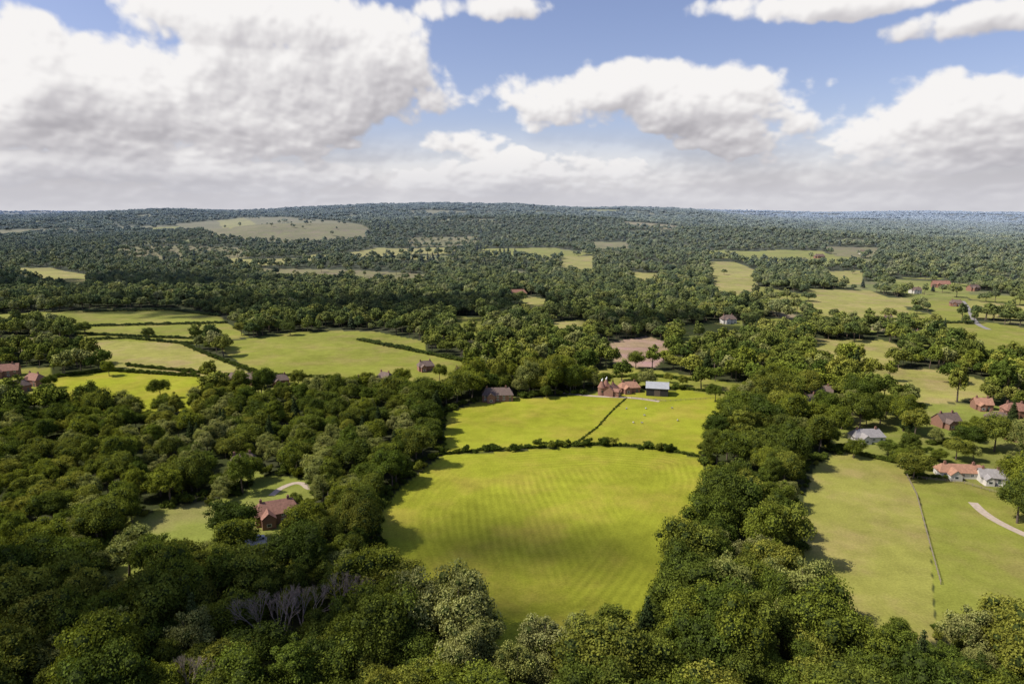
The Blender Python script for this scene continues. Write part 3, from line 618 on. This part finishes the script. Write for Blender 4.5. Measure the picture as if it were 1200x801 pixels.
def car(x,y,rot):
    e=bpy.data.objects.new('parked_car',None); sc.collection.objects.link(e); e.location=(x,y,.12); e.rotation_euler=(0,0,math.radians(rot))
    def prism(nm,pr,w0,w1,mat):
        n=len(pr); V=[(a,-w0 if c<.95 else -w1,c) for a,c in pr]+[(a,w0 if c<.95 else w1,c) for a,c in pr]
        F=[tuple(range(n)),tuple(range(2*n-1,n-1,-1))]+[(i,i+n,(i+1)%n+n,(i+1)%n) for i in range(n)]
        o_=mk_obj(nm,V,F,(mat,),e); b_=o_.modifiers.new('bevel','BEVEL'); b_.width=.05; b_.segments=2
    prism('body',[(-2.1,.3),(2.1,.3),(2.15,.6),(1.9,.8),(1.0,.93),(-1.95,.93),(-2.15,.7)],.88,.84,car_paint)
    prism('windows',[(1.0,.92),(.35,1.38),(-1.4,1.38),(-1.9,.92)],.8,.66,glass); prism('cabin_roof',[(.4,1.37),(.3,1.44),(-1.3,1.44),(-1.42,1.37)],.68,.64,car_paint)
    for i,(a,b_) in enumerate([(1.35,.8),(1.35,-.8),(-1.35,.8),(-1.35,-.8)]):
        V=[];F=[]; tube(V,F,(a,b_-.11,.33),(a,b_+.11,.33),.33,.33,14); F+= [tuple(range(13,-1,-1)),tuple(range(14,28))]; mk_obj('wheel_%d'%(i+1),V,F,(rub,),e)
for u,v,r_ in [(303,631,30)]:
    x,y=G(u,v); car(x,y,r_)
wool=simple_mat('wool',(.45,.43,.37),1,.12,4); face=simple_mat('sheep_face',(.12,.10,.09),.9,.1,4)
def sheep_mesh():
    P=[(0,0,.72,.30),(.32,0,.70,.29),(.52,0,.80,.19),(.66,0,.98,.12),(.86,0,.92,.07),(-.35,0,.70,.30),(-.56,0,.68,.14),(-.62,0,.45,.04)]
    E=[(0,1),(1,2),(2,3),(3,4),(0,5),(5,6),(6,7)]
    for sx,b in ((1,1),(-1,5)):
        for sy in (-1,1):
            i=len(P)
            if sx==1: P+=[(.36,sy*.15,.45,.09),(.38,sy*.15,.25,.05),(.36,sy*.15,.02,.045)]
            else: P+=[(-.36,sy*.16,.46,.12),(-.47,sy*.16,.27,.05),(-.43,sy*.16,.02,.045)]
            E+=[(b,i),(i,i+1),(i+1,i+2)]
    for sy in (-1,1): P.append((.66,sy*.17,1.0,.035)); E.append((3,len(P)-1))
    me=bpy.data.meshes.new('sheep_skeleton'); me.from_pydata([p[:3] for p in P],E,[]); o_=bpy.data.objects.new('tmp',me); sc.collection.objects.link(o_)
    o_.modifiers.new('s','SKIN'); ss=o_.modifiers.new('u','SUBSURF'); ss.levels=1
    for i,p in enumerate(P): me.skin_vertices[0].data[i].radius=(p[3],p[3])
    me.skin_vertices[0].data[0].use_root=True
    bpy.context.view_layer.update(); dg=bpy.context.evaluated_depsgraph_get(); r_=bpy.data.meshes.new_from_object(o_.evaluated_get(dg)); bpy.data.objects.remove(o_)
    r_.materials.clear(); r_.materials.append(wool); r_.materials.append(face)
    for p in r_.polygons:
        c_=p.center; p.material_index=1 if (c_.z<.36 and abs(c_.y)>.05) or c_.x>.66 else 0; p.use_smooth=True
    return r_
try:
    sm=sheep_mesh()
    for u,v in [(738,478),(752,480),(760,488),(785,479),(765,470),(790,492),(742,494),(756,497)]:
        x,y=G(u+random.uniform(-5,5),v+random.uniform(-2,2)); o_=bpy.data.objects.new('sheep',sm); sc.collection.objects.link(o_); o_.location=(x,y,0); o_.rotation_euler=(0,0,random.uniform(0,6))
except Exception as ex: print('sheep failed',ex)
# ---------------------------------------------------------------- cumulus overhead (cast the cloud shadows)
cloudm=simple_mat('cloud_vapour',(.85,.85,.87),1,.03,.01,spec=0)
def cloud(u,v,rx,ry,alt=1000,n=260,thin=1.0):
    x,y=G(u,v); k=alt/math.tan(SEL); cx=x+math.sin(SAZ)*k; cy=y+math.cos(SAZ)*k
    V=[];F=[]; r=np.random.default_rng(int(u*7+v))
    for i in range(n):
        q_=r.uniform(0,1)**.5; ph=r.uniform(0,6.283); wob=1+.25*math.sin(3*ph+u)+.15*math.sin(5*ph+v)
        px,py=q_*rx*math.cos(ph)*wob,q_*ry*math.sin(ph)*wob; sz=((1-q_)*min(rx,ry)*.35+min(rx,ry)*r.uniform(.03,.10))*thin
        s=len(V); V.extend(map(tuple,ICV*sz*np.array([1,1,.6])+np.array([px,py,sz*.3+r.uniform(0,1)*(1-q_)*min(rx,ry)*.4]))); F.extend([(s+a,s+b_,s+c2) for a,b_,c2 in ICF])
    o_=mk_obj('cumulus_cloud',V,F,(cloudm,),smooth_=True); o_.location=(cx,cy,alt)
cloud(575,640,75,32,2600,190,.52); cloud(170,740,110,28,1500)
cloud(420,365,340,75,1300); cloud(110,335,340,110,1300); cloud(800,385,110,45,1500,220,.9)
